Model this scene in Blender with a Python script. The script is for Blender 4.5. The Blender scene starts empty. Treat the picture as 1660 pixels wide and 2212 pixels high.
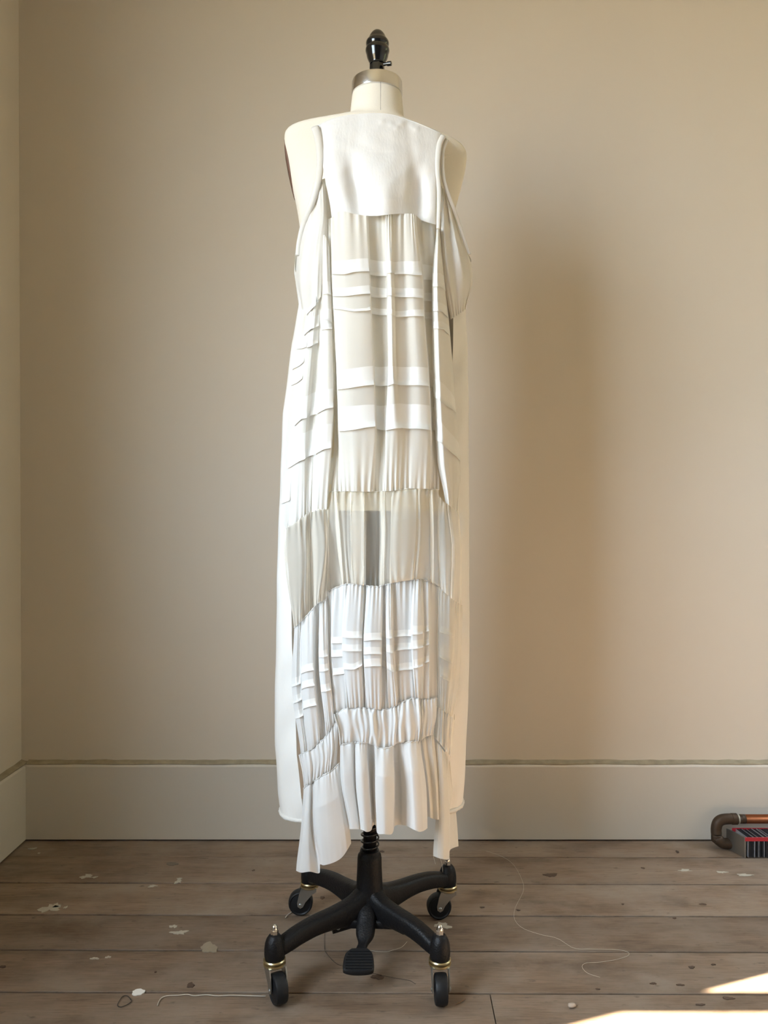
import bpy, bmesh, math, random
import numpy as np
from mathutils import Vector, Matrix
random.seed(7)
R = math.radians
S = bpy.context.scene
C = S.collection

# ------------------------------------------------------------------ camera, world, sun, exposure
F = 1700.0; CX = 850.0; CY = 1106.0; CH = 0.975; PITCH = math.atan(14.0 / F)
cam = bpy.data.cameras.new('camera'); camo = bpy.data.objects.new('camera', cam); C.objects.link(camo)
camo.location = (0, 0, CH); camo.rotation_euler = (math.pi / 2 - PITCH, 0, 0)
cam.sensor_width = 36.0; cam.lens = F / 2212 * 36.0; cam.shift_x = -20.0 / 2212; cam.clip_start = 0.02
S.camera = camo
S.view_settings.view_transform = 'Standard'; S.view_settings.look = 'None'
S.view_settings.exposure = 0.03; S.view_settings.gamma = 1.0; S.view_settings.use_curve_mapping = False
try:
    S.cycles.transparent_max_bounces = 24; S.cycles.diffuse_bounces = 6; S.cycles.max_bounces = 12
except Exception: pass
W = bpy.data.worlds.new('sky'); S.world = W; W.use_nodes = True
W.node_tree.nodes['Background'].inputs[0].default_value = (0.72, 0.86, 1.0, 1)
W.node_tree.nodes['Background'].inputs[1].default_value = 21.0
SUN_AZ, SUN_EL = 20.0, 44.6
sd = Vector((-math.cos(R(SUN_AZ)) * math.cos(R(SUN_EL)), -math.sin(R(SUN_AZ)) * math.cos(R(SUN_EL)), -math.sin(R(SUN_EL))))
sl = bpy.data.lights.new('sun', 'SUN'); sl.energy = 80.0; sl.color = (1.0, 0.82, 0.60); sl.angle = R(0.6)
so = bpy.data.objects.new('sun', sl); C.objects.link(so); so.rotation_euler = sd.to_track_quat('-Z', 'Y').to_euler(); so.location = (4, 3, 4)
# window openings (portals guide the sky light through them)
XL, XR, YB, YF, HC = -1.09, 2.35, 2.30, -2.9, 2.75
WIN = {1: ('left', -0.35, 0.86, 0.80, 2.35), 2: ('right', 1.55, 2.262, 1.0, 2.28)}
def portal(name, loc, rot, sx, sy):
    l = bpy.data.lights.new(name, 'AREA'); l.shape = 'RECTANGLE'; l.size = sx; l.size_y = sy
    l.cycles.is_portal = True
    o = bpy.data.objects.new(name, l); C.objects.link(o); o.location = loc; o.rotation_euler = rot
_, y0, y1, z0, z1 = WIN[1]; portal('left_window_portal', (XL - .12, (y0 + y1) / 2, (z0 + z1) / 2), (0, -math.pi / 2, 0), z1 - z0, y1 - y0)
_, y0, y1, z0, z1 = WIN[2]; portal('right_window_portal', (XR + .12, (y0 + y1) / 2, (z0 + z1) / 2), (0, math.pi / 2, 0), z1 - z0, y1 - y0)

# ------------------------------------------------------------------ helpers
cp, sp_ = math.cos(PITCH), math.sin(PITCH)
def at(px, py, D):
    """point on the viewing ray of a photograph pixel at world depth D (used to measure real positions)"""
    xn = (px - CX) / F; yn = -(py - CY) / F
    dy = cp + yn * sp_; dz = -sp_ + yn * cp
    k = D / dy
    return Vector((xn * k, D, CH + dz * k))
def at_np(px, py, D):
    xn = (px - CX) / F; yn = -(py - CY) / F
    dy = cp + yn * sp_; dz = -sp_ + yn * cp
    k = D / dy
    return np.stack([xn * k, D, CH + dz * k], -1)
def floor_pt(px, py, z=0.0):
    xn = (px - CX) / F; yn = -(py - CY) / F
    dy = cp + yn * sp_; dz = -sp_ + yn * cp
    k = (z - CH) / dz
    return Vector((xn * k, dy * k, z))

def mat(name): 
    m = bpy.data.materials.new(name); m.use_nodes = True
    return m, m.node_tree, m.node_tree.nodes['Principled BSDF']
def simple(name, col, rough=.5, metal=0, noise=0, nscale=30, bump=0, bscale=60, sheen=0, coat=0, spec=.5):
    
    m, t, b = mat(name)
    b.inputs['Base Color'].default_value = (*col, 1); b.inputs['Roughness'].default_value = rough
    b.inputs['Metallic'].default_value = metal
    b.inputs['Specular IOR Level'].default_value = spec
    if coat: b.inputs['Coat Weight'].default_value = coat
    if sheen: b.inputs['Sheen Weight'].default_value = sheen
    tc = t.nodes.new('ShaderNodeTexCoord')
    if noise:
        n = t.nodes.new('ShaderNodeTexNoise'); n.inputs['Scale'].default_value = nscale; n.inputs['Detail'].default_value = 5
        t.links.new(tc.outputs['Object'], n.inputs['Vector'])
        mx = t.nodes.new('ShaderNodeMix'); mx.data_type = 'RGBA'
        mx.inputs[6].default_value = (*[c * (1 - noise) for c in col], 1); mx.inputs[7].default_value = (*[min(1, c * (1 + noise)) for c in col], 1)
        t.links.new(n.outputs['Fac'], mx.inputs[0]); t.links.new(mx.outputs[2], b.inputs['Base Color'])
    if bump:
        n = t.nodes.new('ShaderNodeTexNoise'); n.inputs['Scale'].default_value = bscale; n.inputs['Detail'].default_value = 4
        t.links.new(tc.outputs['Object'], n.inputs['Vector'])
        bp = t.nodes.new('ShaderNodeBump'); bp.inputs['Strength'].default_value = bump; bp.inputs['Distance'].default_value = .002
        t.links.new(n.outputs['Fac'], bp.inputs['Height']); t.links.new(bp.outputs[0], b.inputs['Normal'])
    return m

def fabric(name, col, alpha, trans=.35, col2=None, rough=.6, spec=.2, weave=0.0):
    """thin woven cloth: threads scatter and let light through, the gaps between them let one see through"""
    m, t, b = mat(name); N, L = t.nodes, t.links
    b.inputs['Base Color'].default_value = (*col, 1); b.inputs['Roughness'].default_value = rough
    b.inputs['Specular IOR Level'].default_value = spec
    tl = N.new('ShaderNodeBsdfTranslucent'); tl.inputs[0].default_value = (*(col2 or col), 1)
    mx = N.new('ShaderNodeMixShader'); mx.inputs[0].default_value = trans
    L.new(b.outputs[0], mx.inputs[1]); L.new(tl.outputs[0], mx.inputs[2])
    out = N['Material Output']
    if weave:
        tc = N.new('ShaderNodeTexCoord'); n = N.new('ShaderNodeTexNoise'); n.inputs['Scale'].default_value = 260; n.inputs['Detail'].default_value = 3
        mp = N.new('ShaderNodeMapping'); mp.inputs['Scale'].default_value = (1, 1, .25)
        L.new(tc.outputs['Object'], mp.inputs[0]); L.new(mp.outputs[0], n.inputs['Vector'])
        bp = N.new('ShaderNodeBump'); bp.inputs['Strength'].default_value = weave; bp.inputs['Distance'].default_value = .0015
        L.new(n.outputs['Fac'], bp.inputs['Height']); L.new(bp.outputs[0], b.inputs['Normal'])
    if alpha >= 1:
        L.new(mx.outputs[0], out.inputs[0]); return m
    tr = N.new('ShaderNodeBsdfTransparent')
    lw = N.new('ShaderNodeLayerWeight'); lw.inputs['Blend'].default_value = .5
    inv = N.new('ShaderNodeMath'); inv.operation = 'SUBTRACT'; inv.inputs[0].default_value = 1.0; L.new(lw.outputs['Facing'], inv.inputs[1])
    mxx = N.new('ShaderNodeMath'); mxx.operation = 'MAXIMUM'; mxx.inputs[1].default_value = .18; L.new(inv.outputs[0], mxx.inputs[0])
    dv = N.new('ShaderNodeMath'); dv.operation = 'DIVIDE'; dv.inputs[0].default_value = 1.0; L.new(mxx.outputs[0], dv.inputs[1])
    pw = N.new('ShaderNodeMath'); pw.operation = 'POWER'; pw.inputs[0].default_value = 1 - alpha; L.new(dv.outputs[0], pw.inputs[1])
    m2 = N.new('ShaderNodeMixShader'); L.new(pw.outputs[0], m2.inputs[0]); L.new(mx.outputs[0], m2.inputs[1]); L.new(tr.outputs[0], m2.inputs[2])
    L.new(m2.outputs[0], out.inputs[0])
    return m

def link(name, me, m, parent=None, smooth=True, label=None):
    me.materials.append(m)
    if smooth: me.polygons.foreach_set('use_smooth', [True] * len(me.polygons))
    o = bpy.data.objects.new(name, me); C.objects.link(o)
    if parent is not None:
        o.parent = parent; o.matrix_parent_inverse = Matrix.Translation(parent_world(parent)).inverted()
    if label: o['label'] = label
    return o
def parent_world(p):
    v = Vector((0, 0, 0))
    while p is not None:
        v += Vector(p.location); p = None if p.parent is None else (None if p.type == 'MESH' else p.parent)
    return v
def obj(name, bm, m, parent=None, smooth=True, label=None, auto=None):
    me = bpy.data.meshes.new(name); bm.normal_update(); bm.to_mesh(me); bm.free()
    o = link(name, me, m, parent, smooth, label)
    if auto is not None and smooth:
        me.set_sharp_from_angle(angle=R(auto))
    return o
def thing(name, label, cat, loc, group=None):
    o = bpy.data.objects.new(name, None); C.objects.link(o); o.location = loc; o.empty_display_size = .05
    o['label'] = label; o['category'] = cat
    if group: o['group'] = group
    return o
def tag(o, label, cat, group=None):
    o['label'] = label; o['category'] = cat
    if group: o['group'] = group
    return o
def box(bm, x0, x1, y0, y1, z0, z1, M=None):
    vs = [bm.verts.new(Vector(p)) for p in ((x0,y0,z0),(x1,y0,z0),(x1,y1,z0),(x0,y1,z0),(x0,y0,z1),(x1,y0,z1),(x1,y1,z1),(x0,y1,z1))]
    for f in ((0,3,2,1),(4,5,6,7),(0,1,5,4),(1,2,6,5),(2,3,7,6),(3,0,4,7)): bm.faces.new([vs[i] for i in f])
    if M: 
        for v in vs: v.co = M @ v.co
    return vs
def bevel(bm, w, seg=2):
    bmesh.ops.bevel(bm, geom=list(bm.edges), offset=w, segments=seg, affect='EDGES', profile=.6)
def lathe(bm, prof, n=32, M=None, cap=True):
    rings = []
    for r, z in prof:
        if r < 1e-6: rings.append([bm.verts.new((0, 0, z))])
        else: rings.append([bm.verts.new((r * math.cos(2 * math.pi * i / n), r * math.sin(2 * math.pi * i / n), z)) for i in range(n)])
    for a, b in zip(rings, rings[1:]):
        if len(a) == 1 and len(b) == 1: continue
        for i in range(n):
            j = (i + 1) % n
            if len(a) == 1: bm.faces.new((a[0], b[j], b[i]))
            elif len(b) == 1: bm.faces.new((a[i], a[j], b[0]))
            else: bm.faces.new((a[i], a[j], b[j], b[i]))
    if cap:
        if len(rings[0]) > 1: bm.faces.new(rings[0][::-1])
        if len(rings[-1]) > 1: bm.faces.new(rings[-1])
    if M:
        for rr in rings:
            for v in rr: v.co = M @ v.co
def spline(pts, n):
    P = np.array([list(p) for p in pts], float); k = len(P)
    out = []
    for i in range(n):
        t = i / (n - 1) * (k - 1); a = min(int(t), k - 2); f = t - a
        p0, p1, p2, p3 = P[max(a - 1, 0)], P[a], P[a + 1], P[min(a + 2, k - 1)]
        out.append(.5 * ((2 * p1) + (-p0 + p2) * f + (2 * p0 - 5 * p1 + 4 * p2 - p3) * f * f + (-p0 + 3 * p1 - 3 * p2 + p3) * f ** 3))
    return out
def sweep(bm, pts, rad, n=10, flat=1.0, up=Vector((0, 0, 1)), sect=None, cap=True):
    """tube along points; rad may be a list of (half width, half height)"""
    pts = [Vector(p) for p in pts]; rings = []
    for i, p in enumerate(pts):
        t = (pts[min(i + 1, len(pts) - 1)] - pts[max(i - 1, 0)]).normalized()
        s = t.cross(up)
        if s.length < 1e-4: s = t.cross(Vector((0, 1, 0)))
        s.normalize(); u = s.cross(t).normalized()
        r = rad[i] if isinstance(rad, (list, tuple)) else rad
        a, b = r if isinstance(r, (list, tuple)) else (r, r * flat)
        ring = []
        for k in range(n):
            an = 2 * math.pi * k / n
            if sect: c, d = sect(an)
            else: c, d = math.cos(an), math.sin(an)
            ring.append(bm.verts.new(p + s * a * c + u * b * d))
        rings.append(ring)
    for A, B in zip(rings, rings[1:]):
        for k in range(n): bm.faces.new((A[k], A[(k + 1) % n], B[(k + 1) % n], B[k]))
    if cap: bm.faces.new(rings[0][::-1]); bm.faces.new(rings[-1])
def sq(an, e=.45):
    c, s = math.cos(an), math.sin(an)
    return (math.copysign(abs(c) ** e, c), math.copysign(abs(s) ** e, s))

# ------------------------------------------------------------------ materials
def wall_mat(name, col, bscale=9):
    m = simple(name, col, .75, noise=.025, nscale=2.2, bump=.25, bscale=bscale)
    return m
M_wall = wall_mat('wall_paint', (.65, .59, .50))
M_base = wall_mat('baseboard_paint', (.61, .57, .50), 30)
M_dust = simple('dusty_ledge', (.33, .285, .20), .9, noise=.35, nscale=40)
M_ceil = simple('ceiling_paint', (.74, .69, .57), .8)
M_sub = simple('dark_subfloor', (.006, .005, .004), .95)
M_frame = simple('white_window_paint', (.8, .78, .72), .5)

def wood_mat():
    m, t, b = mat('worn_floorboard'); N, L = t.nodes, t.links
    tc = N.new('ShaderNodeTexCoord'); oi = N.new('ShaderNodeObjectInfo')
    add = N.new('ShaderNodeVectorMath'); add.operation = 'ADD'
    cmb = N.new('ShaderNodeCombineXYZ'); mul = N.new('ShaderNodeMath'); mul.operation = 'MULTIPLY'; mul.inputs[1].default_value = 37.0
    L.new(oi.outputs['Random'], mul.inputs[0]); L.new(mul.outputs[0], cmb.inputs[0]); L.new(mul.outputs[0], cmb.inputs[1])
    L.new(tc.outputs['Object'], add.inputs[0]); L.new(cmb.outputs[0], add.inputs[1])
    def noise(sc, vec, det=6, rough=.6, dist=0):
        mp = N.new('ShaderNodeMapping'); mp.inputs['Scale'].default_value = vec; L.new(add.outputs[0], mp.inputs[0])
        n = N.new('ShaderNodeTexNoise'); n.inputs['Scale'].default_value = sc; n.inputs['Detail'].default_value = det
        n.inputs['Roughness'].default_value = rough; n.inputs['Distortion'].default_value = dist
        L.new(mp.outputs[0], n.inputs['Vector']); return n.outputs['Fac']
    def ramp(fac, stops):
        r = N.new('ShaderNodeValToRGB'); e = r.color_ramp.elements
        e[0].position, e[0].color = stops[0][0], (*stops[0][1], 1); e[1].position, e[1].color = stops[-1][0], (*stops[-1][1], 1)
        for p, c in stops[1:-1]:
            x = e.new(p); x.color = (*c, 1)
        L.new(fac, r.inputs[0]); return r.outputs[0]
    def mix(fac, a, b_, mode='MIX'):
        x = N.new('ShaderNodeMix'); x.data_type = 'RGBA'; x.blend_type = mode
        if hasattr(fac, 'links') or not isinstance(fac, float): L.new(fac, x.inputs[0])
        else: x.inputs[0].default_value = fac
        L.new(a, x.inputs[6])
        if isinstance(b_, tuple): x.inputs[7].default_value = (*b_, 1)
        else: L.new(b_, x.inputs[7])
        return x.outputs[2]
    base = ramp(noise(3.0, (1, 5, 1), 4), [(.3, (.155, .103, .066)), (.5, (.215, .150, .102)), (.72, (.285, .21, .15))])
    grain = ramp(noise(14, (1.0, 26, 1), 8, .7, .4), [(.32, (.42, .38, .34)), (.50, (1, 1, 1)), (.72, (1.3, 1.3, 1.3))])
    c = mix(.75, base, grain, 'MULTIPLY')
    dirt = ramp(noise(5, (1, 1.6, 1), 7, .65), [(.42, (0, 0, 0)), (.72, (1, 1, 1))])
    dark = ramp(noise(3.3, (1, 2.6, 1), 7, .68), [(.50, (0, 0, 0)), (.70, (.75, .75, .75))])
    c = mix(dark, c, (.105, .072, .050))
    c = mix(dirt, c, (.27, .215, .165))
    speck = ramp(noise(30, (1, 2.2, 1), 4, .55), [(.64, (0, 0, 0)), (.73, (.8, .8, .8))])
    c = mix(speck, c, (.12, .085, .06))
    tone = N.new('ShaderNodeMapRange'); tone.inputs['To Min'].default_value = .86; tone.inputs['To Max'].default_value = 1.12
    L.new(oi.outputs['Random'], tone.inputs[0])
    hs = N.new('ShaderNodeHueSaturation'); L.new(tone.outputs[0], hs.inputs['Value']); L.new(c, hs.inputs['Color'])
    L.new(hs.outputs[0], b.inputs['Base Color'])
    b.inputs['Roughness'].default_value = .62; b.inputs['Specular IOR Level'].default_value = .35
    bp = N.new('ShaderNodeBump'); bp.inputs['Strength'].default_value = .35; bp.inputs['Distance'].default_value = .0015
    L.new(noise(14, (1.0, 26, 1), 8, .7, .4), bp.inputs['Height']); L.new(bp.outputs[0], b.inputs['Normal'])
    return m
M_wood = wood_mat()
M_pale = simple('pale_paint_splash', (.46, .42, .34), .8, noise=.1)
M_paint_w = simple('white_paint_splash', (.78, .77, .73), .7)
M_knot = simple('dark_knot', (.09, .055, .035), .7, noise=.3)
M_linen = simple('cream_linen', (.82, .765, .66), .85, noise=.03, nscale=400, bump=.3, bscale=900)
M_seam = simple('seam_thread', (.35, .32, .27), .9)
M_steel = simple('brushed_steel', (.72, .72, .72), .22, 1.0, bump=.1, bscale=400)
M_zinc = simple('zinc_plate', (.42, .43, .42), .38, 1.0, noise=.1, bump=.15, bscale=200)
M_brass = simple('brass_plating', (.50, .42, .25), .32, 1.0)
M_nut = simple('polished_nickel', (.8, .78, .75), .14, 1.0)
M_blackgloss = simple('black_enamel', (.006, .006, .007), .16, coat=.5)
M_iron = simple('black_cast_iron', (.006, .0055, .006), .46, noise=.3, nscale=60, bump=.5, bscale=260, spec=.28)
M_rubber = simple('black_rubber', (.009, .009, .010), .5, bump=.2, bscale=150, spec=.35)
M_brown = simple('brown_plate_edge', (.16, .08, .05), .6)
M_satin = fabric('white_satin', (.845, .82, .77), 1, .22, rough=.42, spec=.35, weave=.25)
M_front = fabric('white_satin_lined', (.84, .81, .76), 1, .05, rough=.42, spec=.35, weave=.25)
M_yoke = fabric('white_boiled_satin', (.88, .87, .85), 1, .12, rough=.55, spec=.3, weave=.3)
M_lining = fabric('cream_lining', (.88, .78, .58), 1, .35, rough=.6)
M_chif = fabric('ivory_chiffon_double', (.88, .85, .785), .80, .26, weave=.15)
M_drape = fabric('ivory_chiffon_drape', (.855, .83, .775), .93, .22, weave=.15)
M_tuck = fabric('ivory_chiffon_tuck', (.91, .895, .86), .97, .15, weave=.15)
M_sheer = fabric('sheer_chiffon', (.90, .85, .75), .35, .26, weave=.15)
M_ruf = fabric('white_georgette', (.89, .88, .86), .86, .26, weave=.15)
M_copper = simple('copper_pipe', (.30, .10, .04), .42, .85, noise=.25, nscale=25)
M_cpold = simple('tarnished_copper', (.06, .036, .020), .55, .4, noise=.5, nscale=30)
M_solder = simple('solder_smear', (.45, .43, .36), .5, .5, noise=.3)
M_red = simple('red_edge_paint', (.42, .02, .03), .5)
M_alu = simple('aluminium_fin', (.55, .55, .58), .4, .7, noise=.3, nscale=120)
M_alud = simple('dark_fin', (.10, .10, .11), .45, .8)

# ------------------------------------------------------------------ room
def struct(o): o['kind'] = 'structure'; return o
T = .12
def wall_box(name, m, x0, x1, y0_, y1_, z0_=0, z1_=HC):
    bm = bmesh.new(); box(bm, x0, x1, y0_, y1_, z0_, z1_); return struct(obj(name, bm, m, None, False))
wall_box('wall_back', M_wall, XL - T, XR + T, YB, YB + T)
wall_box('wall_front', simple('dark_low_bounce', (.16, .12, .09), .6), XL - T, XR + T, YF - T, YF)  # unseen wall, coloured dark to cut the light it bounces back
def side_wall(name, x0, x1, w):
    _, a, b, c, d = w; bm = bmesh.new()
    for (p, q, r, s) in ((YF, a, 0, HC), (b, YB, 0, HC), (a, b, 0, c), (a, b, d, HC)): box(bm, x0, x1, p, q, r, s)
    return struct(obj(name, bm, M_wall, None, False))
side_wall('wall_left', XL - T, XL, WIN[1]); side_wall('wall_right', XR, XR + T, WIN[2])
wall_box('ceiling', M_ceil, XL - T, XR + T, YF - T, YB + T, HC, HC + T)
# windows (both beyond the frame edge; a casement-shaped gobo is added to shade a bar of floor)
def window(n, x, w, sgn):
    _, a, b, c, d = w
    wn = bpy.data.objects.new('window_%d' % n, None); C.objects.link(wn); wn.location = (x, (a + b) / 2, c); struct(wn)
    bm = bmesh.new(); e = .035; k = sorted((x, x + sgn * .09))
    for (p, q, r, s) in ((a - e, a, c - e, d + e), (b, b + e, c - e, d + e), (a, b, c - e, c), (a, b, d, d + e)): box(bm, k[0], k[1], p, q, r, s)
    obj('frame', bm, M_frame, wn, False)
    return wn
w1 = window(1, XL, WIN[1], -1)
bm = bmesh.new(); a, b, c, d = WIN[1][1:]
box(bm, XL - .07, XL - .03, a, b, (c + d) / 2 - .02, (c + d) / 2 + .02); box(bm, XL - .07, XL - .03, (a + b) / 2 - .012, (a + b) / 2 + .012, c, d)
obj('glazing_bar', bm, M_frame, w1, False)
w2 = window(2, XR, WIN[2], 1)
bm = bmesh.new(); ys = 2.03
box(bm, 1.79, XR - .01, ys - .015, ys + .015, 1.36, 1.47)
box(bm, 1.79, 1.84, ys - .015, ys + .015, .82, 2.06); box(bm, XR - .06, XR - .01, ys - .015, ys + .015, .82, 2.06)
box(bm, 1.84, XR - .06, ys - .015, ys + .015, .82, .88); box(bm, 1.84, XR - .06, ys - .015, ys + .015, 2.0, 2.06)
obj('casement_gobo', bm, M_frame, w2, False)

# outside: grass, and an added unseen block cutting low sky to the right-hand window
bm = bmesh.new()
bmesh.ops.create_grid(bm, x_segments=30, y_segments=30, size=14); bmesh.ops.translate(bm, verts=bm.verts, vec=(0, 0, -.45))
struct(obj('ground', bm, simple('dry_grass', (.34, .27, .16), .9, noise=.3), None))
bm = bmesh.new(); box(bm, 6.5, 7.6, -7, 10, -.45, 4.8); bmesh.ops.subdivide_edges(bm, edges=list(bm.edges), cuts=12, use_grid_fill=True)
rh_ = random.Random(12)
for v in bm.verts: v.co += Vector((rh_.uniform(-.12, .12), rh_.uniform(-.1, .1), rh_.uniform(-.1, .1)))
tag(obj('sky_blocker', bm, simple('sky_blocker_green', (.12, .12, .05), .8, noise=.4)), 'unseen green block added outside the right-hand window to hold back low sky', 'sky_blocker')

# baseboards: board, rounded nose and a dusty ledge with a caulk line
BH, BT = .222, .022
def baseboard(name, along, m):
    bm = bmesh.new()
    if along == 'back':
        prof = [(YB, .005), (YB - BT, .005), (YB - BT, BH - .006), (YB - BT + .004, BH), (YB, BH)]
        A = [bm.verts.new((XL, y, z)) for y, z in prof]; B = [bm.verts.new((XR, y, z)) for y, z in prof]
    else:
        x = XL; prof = [(x, .005), (x + BT, .005), (x + BT, BH - .006), (x + BT - .004, BH), (x, BH)]
        A = [bm.verts.new((q, YF, z)) for q, z in prof]; B = [bm.verts.new((q, YB - BT, z)) for q, z in prof]
    for i in range(len(A)):
        j = (i + 1) % len(A); bm.faces.new((A[i], A[j], B[j], B[i]))
    bm.faces.new(A); bm.faces.new(B[::-1]); bmesh.ops.recalc_face_normals(bm, faces=bm.faces)
    return struct(obj(name, bm, m, None, False))
baseboard('baseboard_back', 'back', M_base); baseboard('baseboard_left', 'left', M_base)
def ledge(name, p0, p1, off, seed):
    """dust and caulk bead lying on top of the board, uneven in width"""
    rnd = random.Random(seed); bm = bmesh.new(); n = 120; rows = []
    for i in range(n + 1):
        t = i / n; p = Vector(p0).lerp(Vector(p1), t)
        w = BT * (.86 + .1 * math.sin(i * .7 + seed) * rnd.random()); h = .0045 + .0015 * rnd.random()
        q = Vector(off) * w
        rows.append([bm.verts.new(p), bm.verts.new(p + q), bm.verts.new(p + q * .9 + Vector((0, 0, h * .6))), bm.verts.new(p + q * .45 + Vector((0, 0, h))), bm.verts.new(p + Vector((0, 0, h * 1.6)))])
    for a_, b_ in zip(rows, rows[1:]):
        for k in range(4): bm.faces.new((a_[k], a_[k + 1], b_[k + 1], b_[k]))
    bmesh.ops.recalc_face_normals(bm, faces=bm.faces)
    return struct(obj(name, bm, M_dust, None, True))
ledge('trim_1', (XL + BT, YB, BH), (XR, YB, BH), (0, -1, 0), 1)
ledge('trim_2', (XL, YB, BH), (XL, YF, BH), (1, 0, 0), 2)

# floor: subfloor with single boards on it
flo = wall_box('floor', M_sub, XL - T, XR + T, YF - T, YB + T, -.05, -.021)
bounds = [2.30, 2.176, 2.021, 1.864, 1.715, 1.566]
while bounds[-1] > YF: bounds.append(bounds[-1] - .152)
rp = random.Random(3)
def plank(x0, x1, ya, yb, dz, skew):
    bm = bmesh.new(); n = max(2, int((x1 - x0) / .12)); g = .0021
    top = []
    rows = []
    for i in range(n + 1):
        x = x0 + (x1 - x0) * i / n; s = skew * (x - .2)
        w1_ = rp.uniform(0, .0016); w2_ = rp.uniform(0, .0010)
        a_, b_ = ya + s + g + w1_, yb + s - g - w2_
        rows.append([bm.verts.new((x, a_, -.021)), bm.verts.new((x, a_, dz - .0012)), bm.verts.new((x, a_ + .0009, dz)), bm.verts.new((x, b_ - .0009, dz)), bm.verts.new((x, b_, dz - .0012)), bm.verts.new((x, b_, -.021))])
    for A, B in zip(rows, rows[1:]):
        for k in range(5): bm.faces.new((A[k], B[k], B[k + 1], A[k + 1]))
    bm.faces.new(rows[0][::-1]); bm.faces.new(rows[-1]); bmesh.ops.recalc_face_normals(bm, faces=bm.faces)
    return obj('plank', bm, M_wood, flo, False)
for i in range(len(bounds) - 1):
    yb, ya = bounds[i], bounds[i + 1]
    if i == 0: yb = 2.325
    ya_, sk = max(ya, YF - .05), -.0055
    if i == 5: cuts = [XL - .05, floor_pt(1062, 2160).x, XR + .05]
    elif i < 5: cuts = [XL - .05, XR + .05] if i != 2 else [XL - .05, 1.62, XR + .05]
    else: cuts = [XL - .05, rp.uniform(-.3, 1.6), XR + .05]
    for c0, c1 in zip(cuts, cuts[1:]):
        plank(c0 + .001, c1 - .001, ya_, yb, rp.uniform(-.0012, 0) if i else -.0008, sk if i else sk * .5)

# flat marks on the boards: paint splashes and knots
def blot(name, px, py, w, h, m, seed, ang=0, n=22, rough=.35):
    """w, h in photo pixels on the floor; a thin skin of paint of its own outline"""
    rnd = random.Random(seed); c = floor_pt(px, py)
    sx = (floor_pt(px + w / 2, py) - floor_pt(px - w / 2, py)).length / 2; sy = abs(floor_pt(px, py + h / 2).y - floor_pt(px, py - h / 2).y) / 2
    bm = bmesh.new(); top = []; bot = []
    ph = [rnd.uniform(0, 6.28) for _ in range(4)]
    for i in range(n):
        a_ = 2 * math.pi * i / n
        r = 1 + rough * (.5 * math.sin(2 * a_ + ph[0]) + .45 * math.sin(3 * a_ + ph[1]) + .4 * math.sin(5 * a_ + ph[2]) + .35 * math.sin(8 * a_ + ph[3]))
        x, y = sx * r * math.cos(a_), sy * r * math.sin(a_)
        x, y = x * math.cos(ang) - y * math.sin(ang), x * math.sin(ang) + y * math.cos(ang)
        top.append(bm.verts.new((c.x + x, c.y + y, .0005))); bot.append(bm.verts.new((c.x + x, c.y + y, -.0014)))
    bm.faces.new(top)
    for i in range(n): bm.faces.new((bot[i], bot[(i + 1) % n], top[(i + 1) % n], top[i]))
    return obj(name, bm, m, flo, False)
for k, (px, py, w, h, m) in enumerate([(108,1962,36,16,M_pale),(122,1956,14,8,M_pale),(142,1960,6,5,M_pale),(187,1893,22,8,M_pale),(205,1895,10,3,M_pale),
        (385,1904,14,7,M_pale),(388,1898,12,3,M_pale),(375,2001,14,6,M_pale),(388,2014,28,8,M_pale),(205,2070,14,4,M_pale),(234,2067,12,3,M_pale),
        (299,2143,28,13,M_paint_w),(957,1999,30,12,M_pale),(70,1833,14,4,M_pale),(84,1843,4,3,M_pale),(330,1914,16,4,M_pale),
        (1480,1880,26,4,M_pale),(1560,1884,18,4,M_pale),(1610,1890,34,4,M_pale)]):
    blot('paint_splash', px, py, w, h, m, 100 + k, rough=.5 if m is M_pale else .15)
for k, (px, py, w, h) in enumerate([(412,2128,16,10),(6,2088,12,5),(548,1880,6,3),(1495,2089,12,5),(1542,2083,9,3),(1412,2124,12,4),(1470,2127,16,3),(1574,2156,26,5),
        (1514,2170,18,4),(1346,1953,5,3),(1120,1966,8,3),(1464,1840,7,5),(1519,1953,16,3),(1390,1875,8,3),(1042,1960,8,3),(1292,2136,8,3),(1458,1983,7,3),
        (816,2110,26,9),(697,1939,10,5),(1190,1890,26,8),(825,1839,10,4),(336,2099,4,3)]):
    blot('wood_knot', px, py, w, h, M_knot, 300 + k, rough=.3)
blot('pale_knot', 452, 2047, 34, 22, simple('resin_stain', (.30, .25, .18), .7, noise=.2), 501, .5, rough=.25)
blot('pale_knot', 372, 1866, 26, 7, simple('knot_ring', (.16, .13, .10), .7, noise=.2), 502, 0, rough=.2)

# ------------------------------------------------------------------ dress form
D0 = 1.70
FXB, FXT = -.053, -.035            # axis x at floor and at neck (the post leans a little)
def axx(z): return FXB + (FXT - FXB) * min(1.1, z / 1.85)
YAW = math.atan(.12)
def local(x, y, z): 
    c, s = math.cos(YAW), math.sin(YAW)
    return Vector((axx(z) + x * c - y * s, D0 + .006 + x * s + y * c, z))
form = thing('dress_form', 'cream linen dress form with black knob and steel neck ring on a black wheeled stand', 'mannequin', (FXB, D0, 0))
tor = [(.985,.165,.108),(1.05,.167,.11),(1.15,.152,.098),(1.25,.128,.085),(1.32,.125,.082),(1.45,.148,.09),(1.53,.158,.092),(1.60,.168,.084),(1.65,.180,.072),
       (1.69,.189,.062),(1.72,.195,.056),(1.745,.1975,.052),(1.760,.195,.052),(1.771,.184,.054),(1.779,.162,.057),(1.786,.130,.060),(1.793,.098,.060),(1.801,.072,.058),(1.812,.0595,.0575),(1.835,.056,.056),(1.868,.0525,.0525)]
bm = bmesh.new(); rings = []; n = 72
tor2 = spline(tor, 110)
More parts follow.
